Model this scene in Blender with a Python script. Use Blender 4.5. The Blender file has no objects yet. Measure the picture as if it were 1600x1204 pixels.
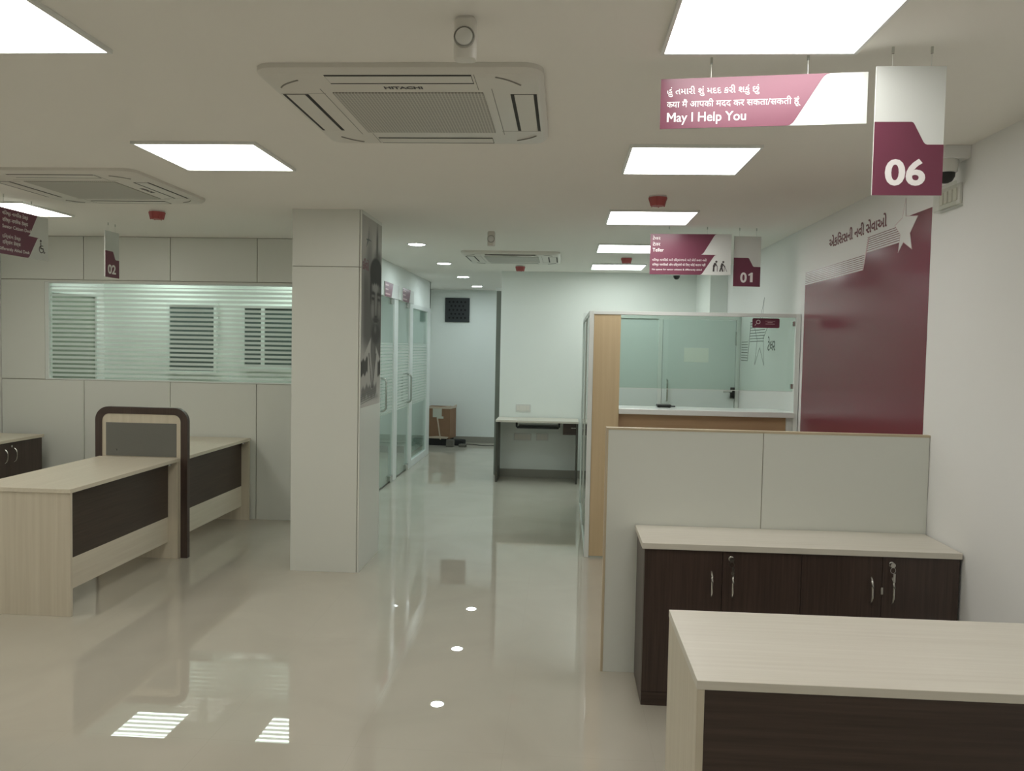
import bpy, bmesh, math, random
from mathutils import Vector, Matrix
random.seed(7)
S = bpy.context.scene
COL = S.collection
PI = math.pi
H = 2.5565          # ceiling height

# ------------------------------------------------------------------ render look
S.view_settings.view_transform = 'Standard'
S.view_settings.look = 'None'
S.view_settings.exposure = 0.0
S.view_settings.gamma = 1.0
S.view_settings.use_curve_mapping = False

# ------------------------------------------------------------------ materials
def nmat(name):
    m = bpy.data.materials.new(name); m.use_nodes = True
    nt = m.node_tree; nt.nodes.clear()
    out = nt.nodes.new('ShaderNodeOutputMaterial')
    return m, nt, out

def principled(name, col, rough=.5, metal=0.0, spec=.5, coat=0.0, noise=0.0, nscale=8.0, bump=0.0, bscale=60.0):
    m, nt, out = nmat(name)
    p = nt.nodes.new('ShaderNodeBsdfPrincipled')
    p.inputs['Base Color'].default_value = (*col, 1)
    p.inputs['Roughness'].default_value = rough
    p.inputs['Metallic'].default_value = metal
    p.inputs['Specular IOR Level'].default_value = spec
    p.inputs['Coat Weight'].default_value = coat
    p.inputs['Coat Roughness'].default_value = .05
    nt.links.new(p.outputs[0], out.inputs[0])
    tc = nt.nodes.new('ShaderNodeTexCoord')
    if noise > 0:
        n = nt.nodes.new('ShaderNodeTexNoise'); n.inputs['Scale'].default_value = nscale; n.inputs['Detail'].default_value = 4
        nt.links.new(tc.outputs['Object'], n.inputs['Vector'])
        r = nt.nodes.new('ShaderNodeMapRange'); r.inputs[3].default_value = 1 - noise; r.inputs[4].default_value = 1 + noise
        nt.links.new(n.outputs['Fac'], r.inputs[0])
        v = nt.nodes.new('ShaderNodeVectorMath'); v.operation = 'SCALE'; v.inputs[0].default_value = col
        nt.links.new(r.outputs[0], v.inputs['Scale']); nt.links.new(v.outputs[0], p.inputs['Base Color'])
    if bump > 0:
        n = nt.nodes.new('ShaderNodeTexNoise'); n.inputs['Scale'].default_value = bscale; n.inputs['Detail'].default_value = 3
        nt.links.new(tc.outputs['Object'], n.inputs['Vector'])
        b = nt.nodes.new('ShaderNodeBump'); b.inputs['Strength'].default_value = bump; b.inputs['Distance'].default_value = .002
        nt.links.new(n.outputs['Fac'], b.inputs['Height']); nt.links.new(b.outputs[0], p.inputs['Normal'])
    return m

def wood(name, c1, c2, axis='x', rough=.4, fine=60.0, coarse=6.0):
    """streaky laminate: noise squeezed across the grain"""
    m, nt, out = nmat(name)
    p = nt.nodes.new('ShaderNodeBsdfPrincipled'); p.inputs['Roughness'].default_value = rough
    nt.links.new(p.outputs[0], out.inputs[0])
    tc = nt.nodes.new('ShaderNodeTexCoord')
    mixf = None
    for sc, k in ((fine, .6), (coarse, .4)):
        mp = nt.nodes.new('ShaderNodeMapping')
        s = [sc, sc, sc]; s['xyz'.index(axis)] = sc * .03
        mp.inputs['Scale'].default_value = s
        nt.links.new(tc.outputs['Object'], mp.inputs['Vector'])
        n = nt.nodes.new('ShaderNodeTexNoise'); n.inputs['Scale'].default_value = 1.0; n.inputs['Detail'].default_value = 5; n.inputs['Roughness'].default_value = .6
        nt.links.new(mp.outputs[0], n.inputs['Vector'])
        mu = nt.nodes.new('ShaderNodeMath'); mu.operation = 'MULTIPLY'; mu.inputs[1].default_value = k
        nt.links.new(n.outputs['Fac'], mu.inputs[0])
        if mixf is None: mixf = mu
        else:
            ad = nt.nodes.new('ShaderNodeMath'); ad.operation = 'ADD'
            nt.links.new(mixf.outputs[0], ad.inputs[0]); nt.links.new(mu.outputs[0], ad.inputs[1]); mixf = ad
    r = nt.nodes.new('ShaderNodeValToRGB')
    r.color_ramp.elements[0].position = .33; r.color_ramp.elements[0].color = (*c1, 1)
    r.color_ramp.elements[1].position = .67; r.color_ramp.elements[1].color = (*c2, 1)
    nt.links.new(mixf.outputs[0], r.inputs[0]); nt.links.new(r.outputs[0], p.inputs['Base Color'])
    return m

def emission(name, col, strength):
    m, nt, out = nmat(name)
    e = nt.nodes.new('ShaderNodeEmission'); e.inputs[0].default_value = (*col, 1); e.inputs[1].default_value = strength
    nt.links.new(e.outputs[0], out.inputs[0])
    return m

def glass(name, tint=(.93, .97, .95), stripe=None, fr_base=0.0):
    """thin architectural glass; stripe = (pitch, frosted share, z0, z1, opacity) adds bands of frosted film"""
    m, nt, out = nmat(name)
    tr = nt.nodes.new('ShaderNodeBsdfTransparent'); tr.inputs[0].default_value = (*tint, 1)
    gl = nt.nodes.new('ShaderNodeBsdfGlossy'); gl.inputs['Roughness'].default_value = .01
    # Schlick reflectance, the same from both sides of the thin sheet
    ge = nt.nodes.new('ShaderNodeNewGeometry')
    dt = nt.nodes.new('ShaderNodeVectorMath'); dt.operation = 'DOT_PRODUCT'
    nt.links.new(ge.outputs['Normal'], dt.inputs[0]); nt.links.new(ge.outputs['Incoming'], dt.inputs[1])
    def mth(op, a, b=0.0):
        n = nt.nodes.new('ShaderNodeMath'); n.operation = op
        for i, v in enumerate((a, b)):
            if isinstance(v, (int, float)): n.inputs[i].default_value = v
            else: nt.links.new(v, n.inputs[i])
        return n.outputs[0]
    fr = mth('ADD', mth('MULTIPLY', mth('POWER', mth('SUBTRACT', 1.0, mth('ABSOLUTE', dt.outputs['Value'])), 5.0), .96), .04)
    mx = nt.nodes.new('ShaderNodeMixShader')
    nt.links.new(fr, mx.inputs[0]); nt.links.new(tr.outputs[0], mx.inputs[1]); nt.links.new(gl.outputs[0], mx.inputs[2])
    last = mx
    if stripe:
        pitch, share, z0, z1, op = stripe
        tc = nt.nodes.new('ShaderNodeTexCoord'); sx = nt.nodes.new('ShaderNodeSeparateXYZ')
        nt.links.new(tc.outputs['Object'], sx.inputs[0])
        def M(o, a, b):
            n = nt.nodes.new('ShaderNodeMath'); n.operation = o
            for i, v in enumerate((a, b)):
                if isinstance(v, (int, float)): n.inputs[i].default_value = v
                else: nt.links.new(v, n.inputs[i])
            return n.outputs[0]
        z = sx.outputs[2]
        f = M('LESS_THAN', M('FRACT', M('DIVIDE', z, pitch), 0), share)
        f = M('MULTIPLY', f, M('MULTIPLY', M('GREATER_THAN', z, z0), M('LESS_THAN', z, z1)))
        f = M('MULTIPLY', f, op)
        df = nt.nodes.new('ShaderNodeBsdfDiffuse'); df.inputs[0].default_value = (.80, .84, .80, 1)
        tl = nt.nodes.new('ShaderNodeBsdfTranslucent'); tl.inputs[0].default_value = (.80, .84, .80, 1)
        fx = nt.nodes.new('ShaderNodeMixShader'); fx.inputs[0].default_value = .5
        nt.links.new(df.outputs[0], fx.inputs[1]); nt.links.new(tl.outputs[0], fx.inputs[2])
        m2 = nt.nodes.new('ShaderNodeMixShader')
        nt.links.new(f, m2.inputs[0]); nt.links.new(last.outputs[0], m2.inputs[1]); nt.links.new(fx.outputs[0], m2.inputs[2])
        last = m2
    nt.links.new(last.outputs[0], out.inputs[0])
    return m

def floor_mat():
    m, nt, out = nmat('polished vitrified tile')
    p = nt.nodes.new('ShaderNodeBsdfPrincipled')
    p.inputs['Roughness'].default_value = .004
    p.inputs['Specular IOR Level'].default_value = .9
    nt.links.new(p.outputs[0], out.inputs[0])
    tc = nt.nodes.new('ShaderNodeTexCoord')
    n = nt.nodes.new('ShaderNodeTexNoise'); n.inputs['Scale'].default_value = 1.3; n.inputs['Detail'].default_value = 7; n.inputs['Distortion'].default_value = 1.2
    nt.links.new(tc.outputs['Object'], n.inputs['Vector'])
    r = nt.nodes.new('ShaderNodeValToRGB')
    r.color_ramp.elements[0].position = .3; r.color_ramp.elements[0].color = (*FLOOR_A, 1)
    r.color_ramp.elements[1].position = .7; r.color_ramp.elements[1].color = (*FLOOR_B, 1)
    nt.links.new(n.outputs['Fac'], r.inputs[0])
    b = nt.nodes.new('ShaderNodeTexBrick'); b.offset = 0.0
    b.inputs['Scale'].default_value = 1.0; b.inputs['Mortar Size'].default_value = .0011; b.inputs['Mortar Smooth'].default_value = .0
    b.inputs['Brick Width'].default_value = .6; b.inputs['Row Height'].default_value = 1.2
    mp = nt.nodes.new('ShaderNodeMapping'); mp.inputs['Location'].default_value = (.21, .37, 0)
    nt.links.new(tc.outputs['Object'], mp.inputs[0]); nt.links.new(mp.outputs[0], b.inputs['Vector'])
    mx = nt.nodes.new('ShaderNodeMix'); mx.data_type = 'RGBA'
    nt.links.new(b.outputs['Fac'], mx.inputs[0]); nt.links.new(r.outputs[0], mx.inputs[6]); mx.inputs[7].default_value = (.475, .445, .375, 1)
    nt.links.new(mx.outputs[2], p.inputs['Base Color'])
    return m

def grille_mat(name, col, hole, pitch):
    """fine square mesh"""
    m, nt, out = nmat(name)
    p = nt.nodes.new('ShaderNodeBsdfPrincipled'); p.inputs['Roughness'].default_value = .5
    nt.links.new(p.outputs[0], out.inputs[0])
    tc = nt.nodes.new('ShaderNodeTexCoord')
    b = nt.nodes.new('ShaderNodeTexBrick'); b.offset = 0.0
    b.inputs['Scale'].default_value = 1.0; b.inputs['Mortar Size'].default_value = pitch * .2; b.inputs['Mortar Smooth'].default_value = .1
    b.inputs['Brick Width'].default_value = pitch; b.inputs['Row Height'].default_value = pitch
    b.inputs['Color1'].default_value = (*hole, 1); b.inputs['Color2'].default_value = (*hole, 1); b.inputs['Mortar'].default_value = (*col, 1)
    nt.links.new(tc.outputs['Object'], b.inputs['Vector'])
    nt.links.new(b.outputs['Color'], p.inputs['Base Color'])
    return m

FLOOR_A = (.475, .445, .375); FLOOR_B = (.525, .49, .415)
WARM = (1.0, .975, .885); NEUT = (1.0, .985, .945); COOL = (.93, 1.0, .955); DAY = (.86, .98, 1.0)
M = dict(
    ceiling=principled('ceiling paint', (.905, .885, .83), .9, noise=.012, nscale=2, spec=.2),
    wall=principled('white wall paint', (.83, .83, .815), .7, noise=.01, nscale=3, spec=.3),
    farwall=principled('cool white wall paint', (.82, .86, .82), .7, noise=.01, nscale=3, spec=.3),
    laminate=principled('ivory wall laminate', (.735, .755, .70), .32, noise=.01, nscale=2),
    groove=principled('panel joint', (.40, .38, .32), .7),
    skirting=principled('grey skirting tile', (.30, .29, .25), .3, noise=.05),
    floor=floor_mat(),
    white_metal=principled('white coated metal', (.80, .82, .79), .35),
    ac_white=principled('white appliance plastic', (.74, .72, .66), .4),
    ac_dark=principled('dark slot', (.03, .03, .027), .7),
    ac_line=principled('shadow gap', (.25, .24, .21), .7),
    ac_grille=grille_mat('air intake mesh', (.58, .565, .51), (.30, .29, .255), .012),
    alu=principled('white aluminium section', (.76, .80, .77), .3),
    steel=principled('brushed steel', (.55, .57, .54), .25, metal=1.0),
    chrome=principled('satin chrome', (.62, .61, .58), .22, metal=1.0),
    cream_y=wood('cream ash laminate long', (.63, .57, .455), (.72, .665, .545), 'y', .35),
    cream_x=wood('cream ash laminate wide', (.645, .605, .525), (.735, .70, .62), 'x', .35),
    cream_z=wood('cream ash laminate upright', (.585, .525, .41), (.69, .63, .51), 'z', .4, 45, 9),
    edge=principled('beige edge band', (.56, .47, .33), .45),
    dark_x=wood('wenge laminate wide', (.038, .024, .019), (.075, .050, .040), 'x', .35, 90),
    dark_y=wood('wenge laminate long', (.038, .025, .018), (.074, .050, .038), 'y', .4, 90),
    dark_z=wood('wenge laminate upright', (.040, .025, .020), (.080, .053, .043), 'z', .33, 90),
    oak=wood('light oak veneer', (.57, .44, .26), (.66, .53, .33), 'z', .35, 30, 5),
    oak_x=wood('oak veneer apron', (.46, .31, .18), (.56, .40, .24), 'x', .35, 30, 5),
    fabric=principled('grey pinboard fabric', (.17, .172, .155), .9, noise=.06, nscale=120, bump=.4, bscale=400),
    solid_white=principled('white solid surface', (.80, .84, .81), .25),
    door_grey=principled('blue grey steel door', (.71, .78, .76), .35, noise=.015, nscale=2),
    door_pane=principled('pale vision panel', (.88, .91, .84), .15),
    black=principled('black plastic', (.015, .016, .015), .4),
    rubber=principled('dark grey laminate', (.075, .072, .058), .45),
    jamb=principled('grey green jamb', (.20, .215, .185), .5),
    ring=principled('grey lens ring', (.40, .39, .35), .5),
    red=principled('red dust cap', (.40, .085, .085), .5),
    maroon=principled('maroon print', (.165, .043, .075), .30),
    maroon_wall=principled('glossy maroon wall vinyl', (.185, .040, .060), .20, spec=.32, noise=.03, nscale=1.5),
    maroon_ink=principled('maroon lettering', (.16, .035, .05), .4),
    sign_white=principled('white sign board', (.68, .70, .67), .6, spec=.25),
    ink_white=principled('white lettering', (.86, .83, .82), .4),
    ink_dark=principled('dark grey pictogram', (.06, .05, .05), .5),
    pink_line=principled('pale pink stripe', (.60, .42, .44), .3),
    grey_ink=principled('grey wall lettering', (.10, .11, .10), .5),
    cardboard=principled('corrugated cardboard', (.25, .145, .085), .85, noise=.10, nscale=14),
    tape=principled('pale packing tape', (.55, .46, .36), .4),
    paper=principled('paper slip', (.55, .56, .48), .8),
    rubble=principled('grey stone', (.14, .13, .11), .9, noise=.2, nscale=30),
    dark_scrap=principled('dark scrap', (.02, .02, .02), .8),
    plate=principled('white switch plastic', (.72, .72, .68), .25),
    clear=glass('clear plastic cover', (.96, .97, .95)),
    vent=principled('charcoal vent grid', (.022, .026, .029), .5),
    vent_hole=principled('vent recess', (.004, .004, .005), .8),
    glass=glass('clear greenish glass', (.86, .93, .90)),
    glass_film=glass('glass with frosted stripes', (.88, .93, .90), (.041, .55, 1.27, 2.10, .55)),
    glass_door=glass('door glass with frosted stripes', (.87, .94, .91), (.037, .68, .83, 1.64, .62)),
    window_dark=principled('dark night window', (.075, .105, .096), .12),
    window_olive=principled('shaded window', (.20, .23, .18), .2),
    lamp_warm=emission('panel light warm', WARM, 9.0),
    lamp_neut=emission('panel light neutral', NEUT, 9.0),
    lamp_cool=emission('panel light cool', COOL, 10.4),
    lamp_day=emission('downlight', DAY, 115.0),
)

# ------------------------------------------------------------------ mesh helpers
class MB:
    """collects shapes in local coordinates and links them as one mesh object"""
    def __init__(s): s.bm = bmesh.new(); s.mi = 0
    def _faces(s, vs, fs):
        v = [s.bm.verts.new(p) for p in vs]
        for f in fs:
            try:
                fc = s.bm.faces.new([v[i] for i in f]); fc.material_index = s.mi
            except ValueError: pass
    def box(s, x0, x1, y0, y1, z0, z1):
        if x0 > x1: x0, x1 = x1, x0
        if y0 > y1: y0, y1 = y1, y0
        if z0 > z1: z0, z1 = z1, z0
        vs = [(x, y, z) for z in (z0, z1) for y in (y0, y1) for x in (x0, x1)]
        s._faces(vs, [(0, 2, 3, 1), (4, 5, 7, 6), (0, 1, 5, 4), (2, 6, 7, 3), (0, 4, 6, 2), (1, 3, 7, 5)])
        return s
    def prism(s, pts, axis, a, b):
        """polygon (two coordinates) pushed along axis from a to b; 'y': pts are (x,z), 'x': (y,z), 'z': (x,y)"""
        def P(p, t): return {'y': (p[0], t, p[1]), 'x': (t, p[0], p[1]), 'z': (p[0], p[1], t)}[axis]
        n = len(pts)
        vs = [P(p, a) for p in pts] + [P(p, b) for p in pts]
        s._faces(vs, [tuple(range(n)), tuple(reversed(range(n, 2 * n)))] + [(i, i + n, (i + 1) % n + n, (i + 1) % n) for i in range(n)])
        return s
    def ring(s, outer, inner, axis, a, b):
        """extruded frame between two outlines with the same number of points"""
        def P(p, t): return {'y': (p[0], t, p[1]), 'x': (t, p[0], p[1]), 'z': (p[0], p[1], t)}[axis]
        n = len(outer); vs = []
        for L, t in ((outer, a), (inner, a), (outer, b), (inner, b)): vs += [P(p, t) for p in L]
        fs = []
        for i in range(n):
            j = (i + 1) % n
            fs += [(i, j, n + j, n + i), (2 * n + i, 3 * n + i, 3 * n + j, 2 * n + j), (i, 2 * n + i, 2 * n + j, j), (n + i, n + j, 3 * n + j, 3 * n + i)]
        s._faces(vs, fs); return s
    def lathe(s, prof, c=(0, 0, 0), n=28, axis='z'):
        """profile [(radius, height)] turned about an axis through c"""
        vs = []; m = len(prof)
        for r, h in prof:
            for k in range(n):
                a = 2 * PI * k / n; x, y = r * math.cos(a), r * math.sin(a)
                p = {'z': (x, y, h), 'y': (x, h, y), 'x': (h, x, y)}[axis]
                vs.append((p[0] + c[0], p[1] + c[1], p[2] + c[2]))
        fs = [(i * n + k, i * n + (k + 1) % n, (i + 1) * n + (k + 1) % n, (i + 1) * n + k) for i in range(m - 1) for k in range(n)]
        closed = prof[0] == prof[-1]
        if prof[0][0] > 1e-6 and not closed: fs.append(tuple(range(n)))
        if prof[-1][0] > 1e-6 and not closed: fs.append(tuple(reversed(range((m - 1) * n, m * n))))
        s._faces(vs, fs); return s
    def tube(s, pts, r, n=10):
        pts = [Vector(p) for p in pts]; rings = []
        up = Vector((.31, .17, .93))
        for i, p in enumerate(pts):
            d = (pts[min(i + 1, len(pts) - 1)] - pts[max(i - 1, 0)]).normalized()
            a = d.cross(up)
            if a.length < 1e-3: a = d.cross(Vector((1, 0, 0)))
            a.normalize(); b = d.cross(a)
            rings.append([p + r * (a * math.cos(2 * PI * k / n) + b * math.sin(2 * PI * k / n)) for k in range(n)])
        vs = [q for R in rings for q in R]; m = len(rings)
        fs = [(i * n + k, i * n + (k + 1) % n, (i + 1) * n + (k + 1) % n, (i + 1) * n + k) for i in range(m - 1) for k in range(n)]
        fs += [tuple(range(n)), tuple(reversed(range((m - 1) * n, m * n)))]
        s._faces(vs, fs); return s
    def build(s, name, mat, parent=None, bevel=0.0, smooth=False, loc=(0, 0, 0)):
        bm = s.bm
        bmesh.ops.remove_doubles(bm, verts=bm.verts, dist=1e-6)
        bmesh.ops.recalc_face_normals(bm, faces=bm.faces)
        if bevel > 0:
            bmesh.ops.bevel(bm, geom=[e for e in bm.edges if len(e.link_faces) == 2 and e.calc_face_angle(0) > .6],
                            offset=bevel, segments=2, affect='EDGES', profile=.6)
        me = bpy.data.meshes.new(name); bm.to_mesh(me); bm.free()
        for mm in (mat if isinstance(mat, (list, tuple)) else [mat]): me.materials.append(mm)
        if smooth:
            for p in me.polygons: p.use_smooth = True
            me.set_sharp_from_angle(angle=.7)
        o = bpy.data.objects.new(name, me); COL.objects.link(o)
        o.parent = parent; o.location = loc
        return o

def tag(o, label, cat, group=None):
    o['label'] = label; o['category'] = cat
    if group: o['group'] = group
    return o
def thing(name, label, cat, loc=(0, 0, 0), rz=0.0, group=None):
    o = bpy.data.objects.new(name, None); COL.objects.link(o)
    o.location = loc; o.rotation_euler = (0, 0, rz); o.empty_display_size = .1
    return tag(o, label, cat, group)
def struct(o): o['kind'] = 'structure'; return o
def copy_thing(src, loc, rz, label):
    r = src.copy(); COL.objects.link(r); r.location = loc; r.rotation_euler = (0, 0, rz); r['label'] = label
    for ch in src.children:
        c = ch.copy(); COL.objects.link(c); c.parent = r
        for g in ch.children:
            d = g.copy(); COL.objects.link(d); d.parent = c
    return r

def rounded(x0, x1, z0, z1, r, corners=(1, 1, 1, 1), n=7):
    """rounded rectangle outline; corners: bottom-left, bottom-right, top-right, top-left; always 4*(n+1) points"""
    out = []
    for (cx, cz, a0, on) in ((x0, z0, PI, corners[0]), (x1, z0, 1.5 * PI, corners[1]), (x1, z1, 0, corners[2]), (x0, z1, .5 * PI, corners[3])):
        rr = r if on else 1e-4
        ox = cx + (rr if cx == x0 else -rr); oz = cz + (rr if cz == z0 else -rr)
        for k in range(n + 1):
            a = a0 + .5 * PI * k / n
            out.append((ox + rr * math.cos(a), oz + rr * math.sin(a)))
    return out

def lettering(body, mat, parent, origin, ux, uz, width=None, height=.05, bold=0.0, depth=.0008, name='lettering', shear=0):
    """flat raised text; origin = left end of the baseline, ux / uz = reading and upward directions; scaled to width"""
    c = bpy.data.curves.new(name, 'FONT'); c.body = body; c.size = 1.0; c.offset = bold; c.extrude = .5; c.resolution_u = 4
    t = bpy.data.objects.new(name, c); COL.objects.link(t)
    bpy.context.view_layer.update()
    dg = bpy.context.evaluated_depsgraph_get()
    me = bpy.data.meshes.new_from_object(t.evaluated_get(dg))
    bpy.data.objects.remove(t); bpy.data.curves.remove(c)
    xs = [v.co.x for v in me.vertices]; x0, x1 = min(xs), max(xs)
    sy = height / .70                       # capital height of the face is about 0.7
    sx = (width / (x1 - x0)) if width else sy
    ux = Vector(ux).normalized(); uz = Vector(uz).normalized(); un = ux.cross(uz)
    og = Vector(origin)
    for v in me.vertices:
        p = v.co.copy()
        v.co = og + ux * ((p.x - x0) * sx + shear * p.y * sy) + uz * (p.y * sy) + un * ((p.z + .5) * depth)
    me.name = name; me.materials.clear(); me.materials.append(mat)
    o = bpy.data.objects.new(name, me); COL.objects.link(o); o.parent = parent
    return o

# ------------------------------------------------------------------ camera (solved from the photograph's straight lines)
f_px = 1295.13
def set_cam():
    pitch, yaw, roll = -.0466, .0626, .0195
    fw = Vector((-math.sin(yaw) * math.cos(pitch), math.cos(yaw) * math.cos(pitch), math.sin(pitch)))
    r0 = Vector((math.cos(yaw), math.sin(yaw), 0)); u0 = r0.cross(fw)
    r = r0 * math.cos(roll) + u0 * math.sin(roll); u = -r0 * math.sin(roll) + u0 * math.cos(roll)
    cd = bpy.data.cameras.new('camera'); cd.sensor_fit = 'HORIZONTAL'; cd.sensor_width = 36; cd.lens = f_px / 1600 * 36
    cd.clip_start = .05; cd.clip_end = 100
    o = bpy.data.objects.new('camera', cd); COL.objects.link(o)
    m = Matrix(((r.x, u.x, -fw.x, 0), (r.y, u.y, -fw.y, 0), (r.z, u.z, -fw.z, 1.623), (0, 0, 0, 1)))
    o.matrix_world = m
    S.camera = o
set_cam()

# ================================================================== THE SETTING
XR = 1.78; XL = -5.21; YB = -1.6; YF = 13.85; YP = 7.37; YW = 10.3; XG = -2.005
struct(MB().box(XL - .1, XR + .1, YB - .1, YF + .1, -.1, 0).build('floor', M['floor']))
struct(MB().box(XL - .1, XR + .1, YB - .1, YF + .1, H, H + .1).build('ceiling', M['ceiling']))
struct(MB().box(XR, XR + .1, YB - .1, YF + .1, 0, H).build('wall_right', M['wall']))
struct(MB().box(XL - .1, XL, YB - .1, YF + .1, 0, H).build('wall_left', M['wall']))
struct(MB().box(XL, XR, YB - .1, YB, 0, H).build('wall_back', M['wall']))
struct(MB().box(XL, XR, YF, YF + .1, 0, H).build('wall_far', M['farwall']))
struct(MB().box(-.80, XR, YW, YW + .1, 0, H).build('wall_teller_end', M['farwall']))
struct(MB().box(XL, XG - .06, 9.10, 9.18, 0, H).build('wall_office_back', M['farwall']))
struct(MB().box(1.59, XR, 9.32, YW, 0, H).build('wall_pillar', M['farwall'], bevel=.003))
# skirting
struct(MB().box(XG - .275, -.9, YF - .012, YF, 0, .10).build('baseboard_far', M['skirting'], bevel=.002))
struct(MB().box(-.80, XR, YW - .012, YW, 0, .10).build('baseboard_teller_end', M['skirting'], bevel=.002))
struct(MB().box(XL, XG - .275, 12.258, 12.27, 0, .10).build('baseboard_cabin', M['skirting'], bevel=.002))
# jamb behind the free end of the white wall
j = struct(MB().box(-.868, -.80, 10.42, 10.50, 0, 2.32).build('trim_1', M['jamb'], bevel=.003))
MB().box(-.872, -.80, 10.415, 10.505, 2.32, 2.36).build('jamb_cap', M['white_metal'], j, bevel=.002)

# panelled partition with the striped window (laminate sheets with open joints over a backing)
WX0, WX1, WZ0, WZ1 = -4.79, -2.12, 1.240, 2.140
seams = [-5.204, -4.415, -3.597, -2.79, XG - .002]
g = .0035
pb = MB()
bx = [XL] + seams[1:-1] + [XG]
for i in range(len(bx) - 1):
    a, b = bx[i] + (g if i else .006), bx[i + 1] - (g if i < len(bx) - 2 else 0)
    pb.box(a, b, YP, YP + .012, 0, WZ0 - g)                   # below the window
    pb.box(a, b, YP, YP + .012, WZ1 + .022, H - .004)          # above the window
pb.box(XL + .006, WX0, YP, YP + .012, WZ0 + g, WZ1 + .022 - 2 * g)    # left of the window
pb.box(WX1, XG, YP, YP + .012, WZ0 + g, WZ1 + .022 - 2 * g)
pb.box(WX0, WX1, YP, YP + .012, WZ1, WZ1 + .022 - 2 * g)
wf = struct(pb.build('wall_partition', M['laminate'], bevel=.0008))
bk = MB()
bk.box(XL, WX0, YP + .012, YP + .07, 0, H).box(WX1, XG, YP + .012, YP + .07, 0, H)
bk.box(WX0, WX1, YP + .012, YP + .07, 0, WZ0).box(WX0, WX1, YP + .012, YP + .07, WZ1, H)
bk.build('wall_core', M['groove'], wf)
w1 = struct(MB().box(WX0 + .035, WX1 - .035, YP + .030, YP + .038, WZ0 + .012, WZ1 - .012).build('window_1', M['glass_film']))
w1['label'] = 'long clear glass window with frosted horizontal stripes in the ivory partition'
fr = MB()
fr.ring([(WX0, WZ0), (WX1, WZ0), (WX1, WZ1), (WX0, WZ1)], [(WX0 + .036, WZ0 + .012), (WX1 - .036, WZ0 + .012), (WX1 - .036, WZ1 - .012), (WX0 + .036, WZ1 - .012)], 'y', YP + .006, YP + .062)
fr.build('window_frame', M['alu'], w1, bevel=.002)

# office behind the striped window: dark windows with white frames
def wall_window(name, axis, at, a0, a1, z0, z1, mat, mull=()):
    fr = MB(); t = .03
    fr.ring([(a0 - t, z0 - t), (a1 + t, z0 - t), (a1 + t, z1 + t), (a0 - t, z1 + t)], [(a0, z0), (a1, z0), (a1, z1), (a0, z1)], axis, at[0], at[1])
    pane = MB()
    mid = (at[0] + at[1]) / 2
    pane.prism([(a0, z0), (a1, z0), (a1, z1), (a0, z1)], axis, mid - .004, mid + .004)
    o = struct(pane.build(name, mat))
    for k in mull:
        if axis == 'y': fr.box(k - .02, k + .02, at[0], at[1], z0, z1)
        else: fr.box(at[0], at[1], k - .02, k + .02, z0, z1)
    fr.build('window_frame', M['alu'], o, bevel=.002)
    return o
wall_window('window_2', 'x', (XL, XL + .05), 7.62, 8.86, .9, 2.08, M['window_olive'])
wall_window('window_3', 'y', (9.05, 9.10), -4.43, -3.92, 1.285, 2.02, M['window_dark'])
wall_window('window_4', 'y', (9.05, 9.10), -3.57, -2.72, 1.35, 2.00, M['window_dark'], (-3.36,))

# square column clad in ivory panels
cb = MB(); CX0, CX1, CY0, CY1 = -1.92, -1.428, 5.735, 6.365; cz = 2.158
for z0, z1 in ((0, cz - .002), (cz + .002, H)):
    cb.box(CX0, CX1 - .016, CY0, CY0 + .012, z0, z1)
    cb.box(CX1 - .012, CX1, CY0 + .004, CY1, z0, z1)
    cb.box(CX0, CX0 + .012, CY0 + .014, CY1, z0, z1)
cb.box(CX0, CX1, CY1, CY1 + .012, 0, H)
co = struct(cb.build('wall_column', M['laminate'], bevel=.0008))
MB().box(CX0 + .012, CX1 - .012, CY0 + .012, CY1, 0, H).build('column_core', M['groove'], co)

# glazed wall of the cabins along the corridor
gw = MB()
gw.box(XG - .08, XG, YP, 8.86, 0, H)                        # solid stretch behind the column
gw.box(XG - .08, XG, 8.86, 12.26, 2.165, H)                 # lintel above the doors
gw.box(XL, XG - .275, 12.27, 12.33, 0, H).box(XG - .335, XG - .275, 12.33, YF, 0, H)   # return and recess past the glazing
gw.box(XG - .275, XG, 12.20, 12.26, 2.165, H)
struct(gw.build('wall_corridor', M['farwall']))
struct(MB().box(XG - .055, XG + .004, 9.66, 9.87, 0, 2.165).build('trim_2', M['alu'], bevel=.004))
struct(MB().box(XG - .055, XG + .004, 10.64, 10.80, 0, 2.165).build('trim_3', M['alu'], bevel=.004))
def d_handle(parent, x, y, z0, z1):
    """back-to-back D handle through the pane"""
    for s in (-1, 1):
        b = MB(); off = .062; r = .045; pts = []
        pts.append((x + s * .006, y, z0))
        for k in range(7):
            a = PI / 2 * k / 6; pts.append((x + s * (off - r + r * math.sin(a)), y, z0 + r - r * math.cos(a)))
        for k in range(7):
            a = PI / 2 * k / 6; pts.append((x + s * (off - r + r * math.cos(a)), y, z1 - r + r * math.sin(a)))
        pts.append((x + s * .006, y, z1))
        b.tube(pts, .0125, 10).build('handle', M['steel'], parent, smooth=True)
def glass_door(name, y0, y1, label, hy):
    o = struct(MB().box(XG - .026, XG - .014, y0, y1, .012, 2.15).build(name, M['glass_door']))
    o['label'] = label
    MB().box(XG - .045, XG + .006, y1 - .14, y1 - .01, .0, .085).build('patch_fitting', M['steel'], o, bevel=.006)
    MB().box(XG - .040, XG + .000, y1 - .14, y1 - .01, 2.09, 2.155).build('patch_fitting', M['steel'], o, bevel=.006)
    MB().box(XG - .024, XG - .016, y0, y1 - .14, .002, .020).build('bottom_seal', M['rubber'], o)
    d_handle(o, XG - .02, hy, .885, 1.245)
    return o
glass_door('door_1', 8.88, 9.65, 'frameless glass door with striped film beside the column', 9.06)
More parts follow.
